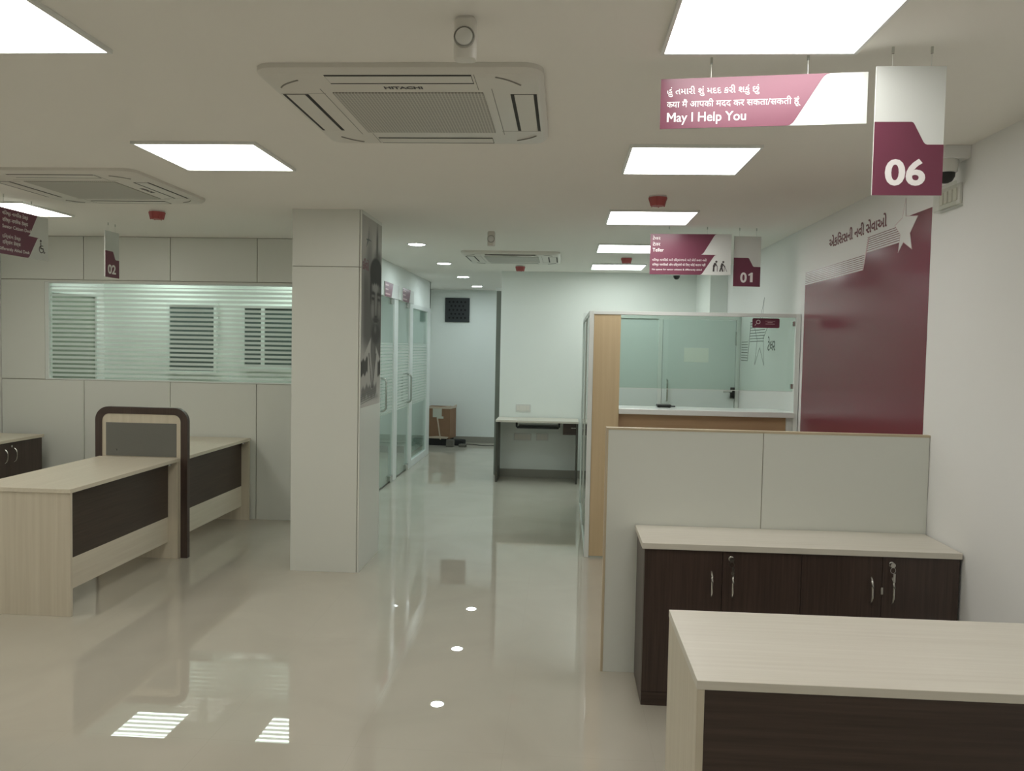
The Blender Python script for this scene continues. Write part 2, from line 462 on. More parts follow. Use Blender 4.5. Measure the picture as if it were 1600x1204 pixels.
glass_door('door_2', 9.89, 10.63, 'frameless glass door with striped film in the middle of the corridor glazing', 10.56)
struct(MB().box(XG - .275, XG - .055, 12.23, 12.24, .0, 2.165).build('window_6', M['glass']))
w5 = struct(MB().box(XG - .026, XG - .014, 10.84, 12.02, .085, 2.11).build('window_5', M['glass_door']))
MB().ring([(10.80, 0), (12.26, 0), (12.26, 2.165), (10.80, 2.165)], [(10.845, .09), (12.02, .09), (12.02, 2.105), (10.845, 2.105)], 'x', XG - .055, XG + .004).build('window_frame', M['alu'], w5, bevel=.004)

# ================================================================== CEILING FITTINGS
def make_panel(mat, label, x, y, src=None):
    t = thing('ceiling_light', label, 'ceiling light', (x, y, H), 0, 'square panel lights')
    fb = MB(); a, b, d = .3, .288, .014
    fb.ring([(-a, -a), (a, -a), (a, a), (-a, a)], [(-b, -b), (b, -b), (b, b), (-b, b)], 'z', -d, 0)
    fb.build('frame', M['white_metal'], t, bevel=.0015)
    MB().box(-b, b, -b, b, -d + .003, -d + .006).build('diffuser', mat, t)
    return t
XA = .578
make_panel(M['lamp_neut'], 'large square panel light above the hanging help sign', XA, 2.365)
make_panel(M['lamp_neut'], 'square panel light just past the help sign, second of the right-hand row', XA, 4.155)
make_panel(M['lamp_neut'], 'square panel light right behind the red detector, third of the right-hand row', XA, 5.94)
make_panel(M['lamp_cool'], 'panel light half hidden by the teller sign, fourth of the right-hand row', XA, 7.76)
make_panel(M['lamp_cool'], 'farthest panel light of the right-hand row, behind a red detector', XA, 9.50)
make_panel(M['lamp_warm'], 'square panel light in front of the column, left of the large air conditioner', -1.765, 4.13)
make_panel(M['lamp_warm'], 'square panel light cut by the top left corner of the photo', -1.78, 2.34)
make_panel(M['lamp_warm'], 'panel light at the left edge behind the citizen desk sign', -4.04, 5.83)
make_panel(M['lamp_cool'], 'panel light in the office behind the striped window, left one', -4.39, 8.55)
make_panel(M['lamp_cool'], 'panel light in the office behind the striped window, right one', -2.85, 8.57)

def make_downlight(label, x, y):
    t = thing('downlight', label, 'downlight', (x, y, H), 0, 'round recessed downlights')
    MB().lathe([(.074, -.006), (.086, -.008), (.090, 0), (.072, 0), (.074, -.006)], n=36).build('trim_ring', M['white_metal'], t, smooth=True)
    MB().lathe([(.074, -.006), (.074, -.002)], n=36).build('diffuser', M['lamp_day'], t)
    return t
for k, lab in enumerate(('nearest round downlight of the corridor row, beside the column', 'second round downlight of the corridor row', 'third round downlight of the corridor row', 'farthest round downlight of the corridor row, near the black vent')):
    make_downlight(lab, -1.39, (7.66, 9.408, 11.19, 12.942)[k])
make_downlight('round downlight inside the room behind the glass doors', -2.55, 12.9)
make_downlight('added unseen round downlight deep inside the room behind the glass doors', -3.9, 11.2)  # unseen lamp, added to light the glazed room
make_panel(M['lamp_cool'], 'added unseen panel light in the room behind the glass doors', -3.6, 10.6)  # unseen panel, added because the room behind the glass was too dark
# unseen panels added in line with the rows to even out the light
make_panel(M['lamp_warm'], 'added unseen panel light near the camera, in line with the right-hand row', XA, .57)
make_panel(M['lamp_warm'], 'added unseen panel light near the camera, in line with the middle row', -1.78, .57)
make_panel(M['lamp_warm'], 'added unseen panel light over the citizen desk bay, in line with the left row', -4.04, 4.06)
make_panel(M['lamp_warm'], 'added unseen panel light towards the camera, in line with the left row', -4.04, 2.3)
make_downlight('added unseen round downlight in the side passage behind the white wall, left one', -.3, 12.2)  # this downlight and the next are added, unseen, to brighten the corridor end
make_downlight('added unseen round downlight in the side passage behind the white wall, right one', 1.0, 12.2)

# four-way cassette air conditioners
def make_ac(label, x, y, rz, open_slot=False):
    t = thing('air_conditioner', label, 'air conditioner', (x, y, H), rz, 'ceiling cassette air conditioners')
    a = .490; d = .032
    pl = MB()
    o1 = rounded(-a, a, -a, a, .07, n=6); o2 = rounded(-a + .009, a - .009, -a + .009, a - .009, .064, n=6); o3 = rounded(-a + .018, a - .018, -a + .018, a - .018, .058, n=6)
    n = len(o1)
    vs = [(p[0], p[1], 0) for p in o1] + [(p[0], p[1], -.016) for p in o1] + [(p[0], p[1], -.024) for p in o2] + [(p[0], p[1], -d) for p in o3]
    fs = []
    for k in range(3):
        fs += [(k * n + i, k * n + (i + 1) % n, (k + 1) * n + (i + 1) % n, (k + 1) * n + i) for i in range(n)]
    fs += [tuple(range(n)), tuple(range(3 * n, 4 * n))]
    pl._faces(vs, fs)
    pl.build('panel', M['ac_white'], t, smooth=True)
    MB().box(-.272, .272, -.272, .272, -d - .004, -d + .002).build('intake_grille', M['ac_grille'], t, bevel=.001)
    for sx in (-1, 1): MB().box(sx * .306 - .0012, sx * .306 + .0012, -.312, .312, -d - .0006, -d + .001).build('grille_seam', M['ac_line'], t)
    for k in range(4):
        R = Matrix.Rotation(k * PI / 2, 4, 'Z')
        sl = MB(); sl.box(-.250, .250, -.462, -.368, -d - .0010, -d + .002)
        sl.bm.transform(R); s_ = sl.build('outlet', M['ac_dark'], t)
        fl = MB(); fl.box(-.2485, .2485, -.450, -.381, -d - .0018, -d - .0008)
        if open_slot and k == 0:
            fl.bm.transform(Matrix.Translation((0, -.437, -d)) @ Matrix.Rotation(.9, 4, 'X') @ Matrix.Translation((0, .437, d)))
        fl.bm.transform(R); fl.build('louver', M['ac_white'], t, bevel=.0012)
        # curved finger mark in the corner cover and seams of that cover
        cm = MB(); pts = []
        for i in range(9):
            u_ = i / 8; pts.append((.330 + .080 * u_, -.440 + .085 * u_ - .012 * math.sin(PI * u_), -d - .0005))
        cm.tube(pts, .0032, 6)
        cm.box(.258, .2600, -.464, -.300, -d - .0006, -d + .004)
        cm.bm.transform(R); cm.build('corner_mark', M['ac_line'], t)
    lettering('HITACHI', M['ink_dark'], t, (-.072, -.313, -d - .0008), (1, 0, 0), (0, -1, 0), .136, .026, .032, .0006, 'logo')
    return t
make_ac('large four-way cassette air conditioner nearest the camera, maker name in view', -.582, 3.252, 0)
make_ac('cassette air conditioner at the left edge, above the citizen desk sign', -2.868, 4.92, PI / 2)
make_ac('small-looking far cassette air conditioner at the corridor mouth, near a red detector', -.555, 8.60, 0, True)

def make_detector(label, x, y):
    t = thing('smoke_detector', label, 'smoke detector', (x, y, H), rz=.3, group='smoke detectors under red caps')
    MB().lathe([(.040, -.012), (.052, -.010), (.053, 0)], n=28).build('base', M['plate'], t, smooth=True)
    c = MB(); c.lathe([(.056, -.010), (.057, -.016), (.044, -.056), (.040, -.060), (.0, -.060)], n=28)
    for k in range(6):
        a = k * PI / 3; c.tube([(.055 * math.cos(a), .055 * math.sin(a), -.014), (.043 * math.cos(a), .043 * math.sin(a), -.062)], .004, 6)
    c.build('dust_cap', M['red'], t, smooth=True)
    return t
make_detector('red-capped smoke detector left of the column, above sign 02', -2.969, 5.88)
make_detector('largest red-capped smoke detector, between two right-hand panel lights', .545, 5.14)
make_detector('red-capped smoke detector beside the far air conditioner', -.532, 9.59)
make_detector('red-capped smoke detector in front of the farthest right-hand panel light', .609, 8.57)

def make_motion(label, x, y):
    t = thing('motion_sensor', label, 'sensor', (x, y, H), 0, 'white ceiling sensors')
    MB().prism(rounded(-.032, .032, -.028, .028, .02, n=5), 'z', -.118, -.006).build('body', M['ac_white'], t, bevel=.006, smooth=True)
    MB().prism(rounded(-.026, .026, -.022, .022, .014, n=5), 'z', -.006, 0).build('mount', M['ac_white'], t)
    MB().lathe([(.030, -.026), (.030, -.033), (.0275, -.0345), (.0265, -.030)], (0, 0, -.062), 32, 'y').build('lens_ring', M['ring'], t, smooth=True)
    MB().lathe([(.0268, -.028), (.024, -.036), (.014, -.040), (0, -.041)], (0, 0, -.062), 32, 'y').build('lens', M['plate'], t, smooth=True)
    return t
make_motion('white ceiling sensor with a round lens above the nearest air conditioner', -.303, 2.40)
make_motion('tiny white ceiling sensor above the far air conditioner', -.617, 6.78)

def make_dome(label, loc, up=0):
    t = thing('security_camera', label, 'security camera', loc, 0, 'dome security cameras')
    MB().lathe([(.050, 0), (.052, -.012), (.047, -.052), (.040, -.056)], n=28).build('housing', M['plate'], t, smooth=True)
    MB().lathe([(.039, -.056), (.037, -.075), (.027, -.093), (.012, -.101), (0, -.102)], n=28).build('dome', M['black'], t, smooth=True)
    return t
make_dome('dome security camera on the ceiling below the teller sign', (1.30, 9.95, H))
jb = MB().box(1.668, XR, 3.84, 3.98, 2.500, H).build('junction_box', M['wall'], bevel=.004)
tag(jb, 'white junction box at the top of the right wall behind sign 06', 'junction box')
make_dome('dome security camera under the junction box on the right wall, behind sign 06', (1.70, 3.90, 2.500))
sb = thing('power_outlet', 'clear-covered outlet plate high on the right wall under the dome camera', 'outlet', (XR, 4.01, 2.358))
MB().box(-.014, 0, -.105, .105, -.048, .048).build('plate', M['plate'], sb, bevel=.004)
for k in range(4):
    MB().box(-.020, -.012, -.085 + k * .046, -.085 + k * .046 + .034, -.028, .028).build('switch' if k else 'socket', M['ac_white'], sb, bevel=.003)
MB().box(-.036, -.030, -.112, .112, -.054, .054).build('cover', M['clear'], sb)
MB().box(-.032, 0, -.114, .114, -.060, -.054).build('cover_ledge', M['clear'], sb)

# ================================================================== HANGING SIGNS
def s_curve(xa, za, xb, zb, n=8, k=.12):
    """slanted boundary with softened ends from (xa,za) to (xb,zb)"""
    p0 = Vector((xa, za)); p3 = Vector((xb, zb)); d = p3 - p0
    q0 = p0 + d * k; q3 = p3 - d * k
    sgn = 1 if xa > xb else -1
    h0 = p0 + Vector((sgn * abs(d.x) * k * 1.3, 0)); h3 = p3 - Vector((sgn * abs(d.x) * k * 1.3, 0))
    pts = []
    for i in range(n):
        t = i / (n - 1); pts.append((1 - t) ** 2 * h0 + 2 * t * (1 - t) * p0 + t * t * q0)
    for i in range(n):
        t = i / (n - 1); pts.append((1 - t) ** 2 * q3 + 2 * t * (1 - t) * p3 + t * t * h3)
    return [(p.x, p.y) for p in pts]
def make_sign(name, label, cat, origin, rz, w, h, zone, wires, group, mounted=False):
    """origin = top left corner seen from the front; front is local -y; zone in shares of (w, h) from the top left"""
    t = thing(name, label, cat, origin, rz, group)
    MB().box(0, w, 0, .006, -h, 0).build('board', M['sign_white'], t, bevel=.0006)
    MB().prism([(x * w, -z * h) for x, z in zone], 'y', -.0010, .0).build('colour_field', M['maroon'], t)
    for x in wires:
        zt = H - origin[2]
        MB().tube([(x, .003, -.02), (x, .003, zt - .012)], .0009, 6).build('hanging_wire', M['plate'], t)
        MB().lathe([(.004, zt - .02), (.004, zt)], (x, .003, 0), 10).build('hook', M['steel'], t)
    def txt(body, x0, zb, x1, cap, mat=M['ink_white'], bold=.003):
        return lettering(body, mat, t, (x0 * w, -.0011, -zb * h), (1, 0, 0), (0, 0, 1), (x1 - x0) * w, cap * h, bold, .0007)
    return t, txt

# "May I Help You"
zone = [(0, 0)] + s_curve(.80, 0, .645, 1) + [(0, 1)]
t, txt = make_sign('hanging_sign', 'pink-lit hanging help sign in three languages in front of the large panel light', 'sign', (.291, 2.740, 2.493), math.radians(-6.6), .631, .158, zone, (.157, .452), 'hanging counter signs')
txt('હું તમારી શું મદદ કરી શકું છું', .032, .315, .487, .125)
a = txt('क', .032, .575, .062, .125); txt('या मैं आपकी मदद कर सकता/सकती हूं', .058, .575, .685, .125)
txt('ay I Help You', .0815, .865, .425, .185, bold=.010)
em = [(.034, .865), (.034, .682), (.043, .682), (.056, .770), (.069, .682), (.078, .682), (.078, .865), (.069, .865), (.069, .735), (.0585, .805), (.0535, .805), (.043, .735), (.043, .865)]
MB().prism([(x * .631, -z * .158) for x, z in em], 'y', -.0018, -.0011).build('lettering', M['ink_white'], t)
# 06, 01, 02
def number_sign(num, label, loc, rz, h, wires):
    w = .207
    zone = [(0, .43), (.53, .43), (.555, .435), (.575, .45), (.71, .585), (.735, .60), (.765, .606), (1, .606), (1, 1), (0, 1)]
    t, txt = make_sign('counter_number_sign', label, 'sign', loc, rz, w, h, zone, wires, 'counter number signs')
    if num == '01':
        txt('0', .26, .915, .50, .190, bold=.030)
        one = [(.625, .912), (.625, .770), (.570, .790), (.555, .758), (.660, .722), (.720, .722), (.720, .912)]
        MB().prism([(x * w, -z * h) for x, z in one], 'y', -.0018, -.0011).build('lettering', M['ink_white'], t)
    else: txt(num, .175, .915, .755, .190, bold=.030)
    return t
number_sign('06', 'white and maroon hanging number sign 06 beside the help sign', (.929, 2.632, 2.498), math.radians(-.5), .389, (.048, .163))
number_sign('01', 'white and maroon hanging number sign 01 beside the teller sign', (1.264, 6.42, 2.494), math.radians(5.3), .379, (.04, .17))
number_sign('02', 'white and maroon hanging number sign 02 in front of the striped window', (-3.68, 6.442, 2.490), PI / 2, .370, (.05, .155))
# teller and senior-citizen signs share a layout
zone2 = [(0, 0)] + s_curve(.80, 0, .65, .5) + [(.66, .503)] + s_curve(.80, .508, .64, 1) + [(0, 1)]
t, txt = make_sign('hanging_sign', 'maroon hanging teller sign with two pictograms of people with sticks', 'sign', (.631, 6.397, 2.501), math.radians(-1.2), .606, .306, zone2, (.14, .425), 'hanging counter signs')
txt('ટેલર', .03, .145, .125, .075); txt('टेलर', .03, .295, .125, .075); txt('Teller', .03, .435, .17, .085, bold=.012)
txt('વિરષ્ઠ નાગિરકો અને દિવ્યાંગજનો માટે કોઈ કતાર નહીં', .03, .665, .70, .05); txt('विरष्ठ नागिरकों और दिव्यांगों के िलए कोई कतार नहीं', .03, .785, .69, .05)
txt('No queue for senior citizens & differently abled', .03, .895, .645, .04, bold=.008)
def stick_figure(parent, x, z, s, lean, step, frame):
    b = MB(); y = -.0012
    def limb(p, q, r):
        p = Vector(p); q = Vector(q); d = (q - p); nrm = Vector((-d.y, d.x)).normalized() * r
        b.prism([(x + s * v.x, z + s * v.y) for v in (p + nrm, p - nrm, q - nrm, q + nrm)], 'y', y, y + .0010)
    b.prism([(x + s * (lean + .11 * math.cos(k * PI / 6)), z + s * (1.0 + .11 * math.sin(k * PI / 6))) for k in range(12)], 'y', y, y + .001)
    limb((lean - .08, .86), (-.12, .48), .12)
    limb((-.12, .5), (-.14 - step, 0), .07); limb((-.10, .5), (-.12 + step, 0), .07)
    limb((lean - .08, .80), (.20, .55), .05)
    if frame: limb((.20, .62), (.16, 0), .025); limb((.20, .62), (.44, 0), .025); limb((.18, .6), (.22, .6), .03)
    else: limb((.24, .58), (.24, 0), .028)
    return b.build('pictogram', M['ink_dark'], parent)
stick_figure(t, .488, -.280, .074, .13, .01, False); stick_figure(t, .545, -.280, .072, .06, .14, True)
t, txt = make_sign('hanging_sign', 'maroon hanging citizen desk sign with a wheelchair pictogram at the left edge', 'sign', (-3.68, 5.712 - .606, 2.468), PI / 2, .606, .302, zone2, (.14, .425), 'hanging counter signs')
txt('વિરષ્ઠ નાગિરક ડેસ્ક', .20, .145, .63, .075); txt('विरष्ठ नागिरक डेस्क', .20, .295, .63, .075); txt('Senior Citizen Desk', .20, .43, .695, .075)
txt('દિવ્યાંગ ડેસ્ક', .20, .645, .50, .07); txt('दिव्यांग डेस्क', .20, .775, .50, .07); txt('Differently Abled Desk', .14, .915, .655, .07)
b = MB(); y_ = -.0012; cx_, cz_ = .525, -.228; R_ = .026
arc = [(cx_ + R_ * math.cos(a), cz_ + R_ * math.sin(a)) for a in [math.radians(110 + k * 18) for k in range(13)]]
arc2 = [(cx_ + (R_ - .006) * math.cos(a), cz_ + (R_ - .006) * math.sin(a)) for a in [math.radians(110 + k * 18) for k in range(13)]]
for i in range(12): b.prism([arc[i], arc[i + 1], arc2[i + 1], arc2[i]], 'y', y_, y_ + .001)
b.prism([(cx_ - .006 + .009 * math.cos(k * PI / 6), cz_ + .058 + .009 * math.sin(k * PI / 6)) for k in range(12)], 'y', y_, y_ + .001)
b.box(cx_ - .010, cx_ - .001, y_, y_ + .001, cz_ + .004, cz_ + .046).box(cx_ - .010, cx_ + .022, y_, y_ + .001, cz_ + .002, cz_ + .010).box(cx_ - .006, cx_ + .020, y_, y_ + .001, cz_ + .022, cz_ + .028)
b.prism([(cx_ + .014, cz_ + .006), (cx_ + .022, cz_ + .008), (cx_ + .036, cz_ - .024), (cx_ + .028, cz_ - .027)], 'y', y_, y_ + .001)
b.prism([(cx_ + .028, cz_ - .027), (cx_ + .042, cz_ - .021), (cx_ + .044, cz_ - .015), (cx_ + .034, cz_ - .018)], 'y', y_, y_ + .001)
b.build('pictogram', M['ink_dark'], t)
# name plates above the glass doors (their lettering is too small to read in the photo: pale lines)
def door_plate(label, y0, y1, ym):
    t = thing('door_name_plate', label, 'sign', (XG, y0, 2.157), 0, 'name plates above the glass doors')
    L = y1 - y0; h = .163
    MB().box(0, .012, 0, L, 0, h).build('board', M['sign_white'], t, bevel=.001)
    MB().prism([(0, 0), (ym - y0 - .10, 0), (ym - y0, h), (0, h)], 'x', .012, .0132).build('colour_field', M['maroon'], t)
    for k, (zz, q) in enumerate(((.120, .17), (.072, .15), (.022, .24))):
        MB().box(.0132, .0138, .03, .03 + q, zz, zz + .017).build('text_line', M['pink_line'], t)
    return t
door_plate('small maroon and white name plate above the nearer glass door', 9.07, 9.85, 9.52)
door_plate('small maroon and white name plate above the farther glass door', 10.08, 10.84, 10.60)

# ================================================================== RIGHT WALL MURAL
mu = thing('wall_mural', 'glossy maroon mural with stepped white stripes and star on the right wall', 'mural', (XR, 4.214, 0))
Y0, Y1 = 0, 6.335 - 4.214
def my(y): return y - 4.214
X_ = -.0015
poly = [(my(4.214), .12), (my(6.335), .12), (my(6.335), 2.124), (my(5.142), 2.124), (my(5.10), 2.222), (my(4.60), 2.222), (my(4.50), 2.346), (my(4.214), 2.346)]
MB().prism(poly, 'x', X_, 0).build('field', M['maroon_wall'], mu)
sb_ = MB()
for k in range(7):
    z0 = 2.1265 + k * .0125; sb_.box(X_ - .0004, 0, my(5.142) - .0035 * k, my(6.335), z0 + .0085, z0 + .0115)
    z0 = 2.2245 + k * .0125; sb_.box(X_ - .0004, 0, my(4.60), my(5.098) - .0035 * k, z0 + .0085, z0 + .0115)
sb_.build('stripes', M['maroon_wall'], mu)
MB().prism([(my(5.142), 2.124), (my(5.128), 2.124), (my(5.05), 2.31), (my(5.064), 2.31)], 'x', X_ - .0005, 0).build('step_line', M['pink_line'], mu)
star = [(4.535, 2.448), (4.525, 2.352), (4.370, 2.330), (4.462, 2.252), (4.430, 2.165), (4.545, 2.215), (4.612, 2.168), (4.590, 2.262), (4.672, 2.322), (4.570, 2.350)]
sp = [(my(a), b) for a, b in star]
cxs = sum(p[0] for p in sp) / 10; czs = sum(p[1] for p in sp) / 10
MB().prism(sp, 'x', X_ - .0010, 0).build('star', M['wall'], mu)
ob = MB(); inn = [(cxs + (a - cxs) * .955, czs + (b - czs) * .955) for a, b in sp]
ob.ring(sp, inn, 'x', X_ - .0014, 0); ob.build('star_outline', M['pink_line'], mu)
lettering('એકિસસની નવી સેવાઓ', M['maroon_ink'], mu, (-.0008, my(5.80), 2.338), (0, -1, 0), (0, 0, 1), 1.01, .060, .022, .0008)

# graphic on the right wall inside the teller cabin
tg = thing('wall_graphic', 'grey striped star graphic with lettering on the right wall behind the cabin glass', 'mural', (XR, 7.0, 0))
b = MB()
for k in range(8):
    z = 1.53 + k * .026; b.box(-.001, 0, 8.22 - 7.0, 8.50 - 7.0, z, z + .0065)
for k in range(8):
    z = 1.715 + k * .026; b.box(-.001, 0, 7.58 - 7.0 - .010 * k, 8.13 - 7.0, z, z + .0065)
b.prism([(1.22, 1.53), (1.21, 1.53), (1.10, 1.90), (1.115, 1.90)], 'x', -.001, 0)
b.build('stripes', M['grey_ink'], tg)
b = MB()
def seg(p, q, r=.003):
    p = Vector(p); q = Vector(q); d = q - p; n_ = Vector((-d.y, d.x)).normalized() * r
    b.prism([tuple(v) for v in (p + n_, p - n_, q - n_, q + n_)], 'x', -.001, 0)
SP = [(7.60, 2.11), (7.655, 1.90), (7.42, 1.86), (7.60, 1.74), (7.545, 1.50), (7.72, 1.66), (7.90, 1.50), (7.83, 1.73), (7.98, 1.88), (7.74, 1.90)]
for i in range(10): seg((SP[i][0] - 7, SP[i][1]), (SP[(i + 1) % 10][0] - 7, SP[(i + 1) % 10][1]))
b.build('star_outline', M['grey_ink'], tg)
lettering('ટેલર', M['grey_ink'], tg, (-.0008, .42, 1.635), (0, -1, 0), (0, 0, 1), .26, .095, .01, .0008)

# ================================================================== PRINTED PORTRAIT ON THE COLUMN (flat vinyl print)
def smooth(a, b, x):
    t = max(0.0, min(1.0, (x - a) / (b - a))); return t * t * (3 - 2 * t)
def blob(s, z, cs, cz, rs, rz, soft=.35):
    d = math.sqrt(((s - cs) / rs) ** 2 + ((z - cz) / rz) ** 2)
    return 1 - smooth(1 - soft, 1 + soft, d)
def band(s, z, s0, s1, z0, z1, k):
    return smooth(s0 - k, s0 + k, s) * (1 - smooth(s1 - k, s1 + k, s)) * smooth(z0 - k, z0 + k, z) * (1 - smooth(z1 - k, z1 + k, z))
def portrait(s, z):
    """printed grey value with surface haze mixed in; s = distance from the column's front edge (0-.63), z = height"""
    v = .56                                            # paper
    def mixin(c, w):
        nonlocal v
        v += (c - v) * max(0.0, min(1.0, w))
    # dim backdrop that fades to the paper above and towards the front edge
    mixin(.13, smooth(1.50, 1.72, z + .25 * s) * (1 - smooth(2.02, 2.36, z)) * (.55 + .45 * smooth(.0, .12, s)))
    mixin(.20, blob(s, z, .24, 2.20, .09, .20, .7) * .7)
    mixin(.075, blob(s, z, .475, 2.36, .030, .13, .7) * .9)       # tall shadow above the hair
    mixin(.10, blob(s, z, .50, 2.25, .12, .07, .6) * .8)
    # white shirt with wide dark chest band
    top = 1.50 + .62 * max(0.0, min(s, .34) - .03) if s < .36 else 1.69 - .75 * (s - .36)
    mixin(.52, (1 - smooth(-.012, .012, z - top)) * smooth(1.27, 1.31, z))
    wob = .012 * math.sin(s * 60) + .008 * math.sin(s * 23)
    mixin(.055, band(s, z + wob, -.05, .215, 1.405, 1.515, .010))
    mixin(.055, band(s, z + wob, .53, .70, 1.385, 1.50, .010))
    mixin(.13, band(s, z + wob, .03, .50, 1.235, 1.315, .016) * .85)
    mixin(.24, band(s, z, .0, .55, 1.19, 1.245, .02) * .6)
    # neck and collar edges
    mixin(.12, blob(s, z, .385, 1.60, .085, .15, .25))
    mixin(.19, blob(s, z, .375, 1.50, .045, .16, .5) * .8)
    for (a0, b0, a1, b1) in ((.245, 1.56, .345, 1.30), (.475, 1.55, .365, 1.30)):
        t_ = (z - b0) / (b1 - b0)
        if 0 <= t_ <= 1: mixin(.045, 1 - smooth(.006, .016, abs(s - (a0 + (a1 - a0) * t_))))
    # head
    mixin(.105, blob(s, z, .455, 1.92, .185, .29, .10))
    mixin(.33, blob(s, z, .43, 2.045, .100, .040, .5) * .95)       # forehead
    mixin(.34, blob(s, z, .455, 1.93, .020, .100, .6) * .9)        # nose ridge
    mixin(.27, blob(s, z, .350, 1.875, .050, .065, .6) * .9)       # cheeks
    mixin(.25, blob(s, z, .565, 1.880, .045, .060, .6) * .8)
    for c in (.360, .550):
        mixin(.022, blob(s, z, c, 2.000, .062, .013, .5))          # brow
        mixin(.24, blob(s, z, c, 1.978, .045, .010, .6) * .7)
        mixin(.018, blob(s, z, c, 1.960, .040, .011, .5))          # eye
        mixin(.20, blob(s, z, c, 1.935, .040, .008, .6) * .7)
    mixin(.020, blob(s, z, .455, 1.828, .042, .010, .6))           # nostrils
    mixin(.030, blob(s, z, .455, 1.805, .095, .016, .5))           # moustache
    mixin(.17, blob(s, z, .455, 1.778, .050, .008, .5))            # lower lip
    mixin(.020, blob(s, z, .455, 1.790, .058, .005, .5))           # mouth
    mixin(.038, blob(s, z, .455, 1.700, .150, .075, .35) * .9)     # beard
    mixin(.16, blob(s, z, .440, 1.735, .035, .028, .6) * .8)       # chin light
    # hair: fringe and sides
    mixin(.018, blob(s, z, .46, 2.145, .205, .120, .10) * smooth(2.060, 2.085, z + .35 * (s - .46) ** 2 * 2 + .006 * math.sin(s * 90)))
    mixin(.022, blob(s, z, .285, 2.03, .022, .11, .4))
    mixin(.022, blob(s, z, .625, 2.03, .018, .11, .4))
    return v * .84 + .052  # blacks lifted: haze and gloss over the print painted into its colour
pt = thing('portrait_print', 'black and white printed portrait of a man on the side of the column', 'wall print', (CX1, CY0, 0))
pm, nt, out = nmat('printed vinyl')
p = nt.nodes.new('ShaderNodeBsdfPrincipled'); p.inputs['Roughness'].default_value = .75; p.inputs['Specular IOR Level'].default_value = .15
at = nt.nodes.new('ShaderNodeVertexColor'); at.layer_name = 'print'
nt.links.new(at.outputs[0], p.inputs['Base Color']); nt.links.new(p.outputs[0], out.inputs[0])
NS, NZ = 64, 240
zs0, zs1, s0, s1 = 1.17, 2.53, .012, .628
vs = []; cols = []
for jz in range(NZ + 1):
    for i in range(NS + 1):
        s = s0 + (s1 - s0) * i / NS; z = zs0 + (zs1 - zs0) * jz / NZ
        vs.append((.0012, s, z)); v = portrait(s, z)
        # lower edge fades into pale paper
        v += (.56 - v) * (1 - smooth(1.19, 1.23, z))
        cols.append((v * 1.02, v * 1.0, v * .94, 1))
fs = [(r * (NS + 1) + c, r * (NS + 1) + c + 1, (r + 1) * (NS + 1) + c + 1, (r + 1) * (NS + 1) + c) for r in range(NZ) for c in range(NS)]
me = bpy.data.meshes.new('print'); me.from_pydata(vs, [], fs); me.update()
ca = me.color_attributes.new('print', 'FLOAT_COLOR', 'POINT')
for i, c in enumerate(cols): ca.data[i].color = c
me.materials.append(pm)
o = bpy.data.objects.new('print_sheet', me); COL.objects.link(o); o.parent = pt
b = MB()
for k in range(5):
    z = 1.195 + k * .016
    b.prism([(.014, z), (.46, z + .028), (.46, z + .0315), (.014, z + .0035)], 'x', .001, .0018)
b.build('stripes', M['grey_ink'], pt)
b = MB()
SP = [(.215, 2.47), (.20, 2.38), (.30, 2.372), (.20, 2.365), (.13, 2.31), (.165, 2.362), (.12, 2.37), (.185, 2.378)]
b.prism(SP, 'x', .001, .0018); b.build('star', M['grey_ink'], pt)
lettering('દિલસે', M['maroon_ink'], pt, (.0016, .030, 2.150), (0, 1, 0), (0, 0, 1), .18, .060, .03, .0014)

# ================================================================== LEFT BAY FURNITURE
def desk(label, x0, x1, y0, y1, far_open):
    t = thing('office_desk', label, 'desk', (x0, y0, 0), 0, 'cream and wenge desks of the left bay')
    w = x1 - x0; L = y1 - y0
    MB().box(0, w, 0, L, .725, .75).build('tabletop', M['cream_y'], t, bevel=.002)
    MB().box(.01, w - .004, .006, .028, 0, .725).build('side_panel', M['cream_z'], t, bevel=.0015)
    MB().box(.01, w - .004, L - .026, L - .004, 0, .725).build('side_panel', M['cream_z'], t, bevel=.0015)
    MB().box(w - .094, w - .076, .028, L - .026, .312, .722).build('modesty_panel', M['dark_y'], t, bevel=.001)
    MB().box(w - .095, w - .075, .028, L - .026, .125, .312).build('kick_panel', M['cream_y'], t, bevel=.001)
    for y in (.06, L - .06):
        MB().lathe([(.014, .7), (.014, .725)], (w - .05, y, 0), 12).build('bracket', M['steel'], t)
    return t
desk('cream desk with dark wenge front panel nearest the left edge', -3.455, -2.836, 4.590, 5.958, False)
desk('farther cream desk with dark front panel, between arch screen and partition wall', -3.455, -2.832, 6.004, 7.345, False)
sc = thing('desk_screen', 'arched wenge-framed divider with grey pinboard between the two left desks', 'divider', (-3.487, 5.960, 0))
w = .708; h = 1.121
MB().ring(rounded(0, w, 0, h, .10, (0, 0, 1, 1), 9), rounded(.052, w - .052, 0, h - .052, .055, (0, 0, 1, 1), 9), 'y', .0, .042).build('arch_frame', M['dark_z'], sc, bevel=.002)
MB().prism(rounded(.052, w - .052, .0, h - .052, .055, (0, 0, 1, 1), 9), 'y', .006, .036).build('board', M['cream_z'], sc)
MB().box(.083, w - .085, .0015, .0062, .755, 1.003).build('pinboard', M['fabric'], sc, bevel=.0008)
MB().lathe([(.008, -.004), (.008, .0015)], (.16, 0, .80), 14, 'y').build('cable_cap', M['fabric'], sc)
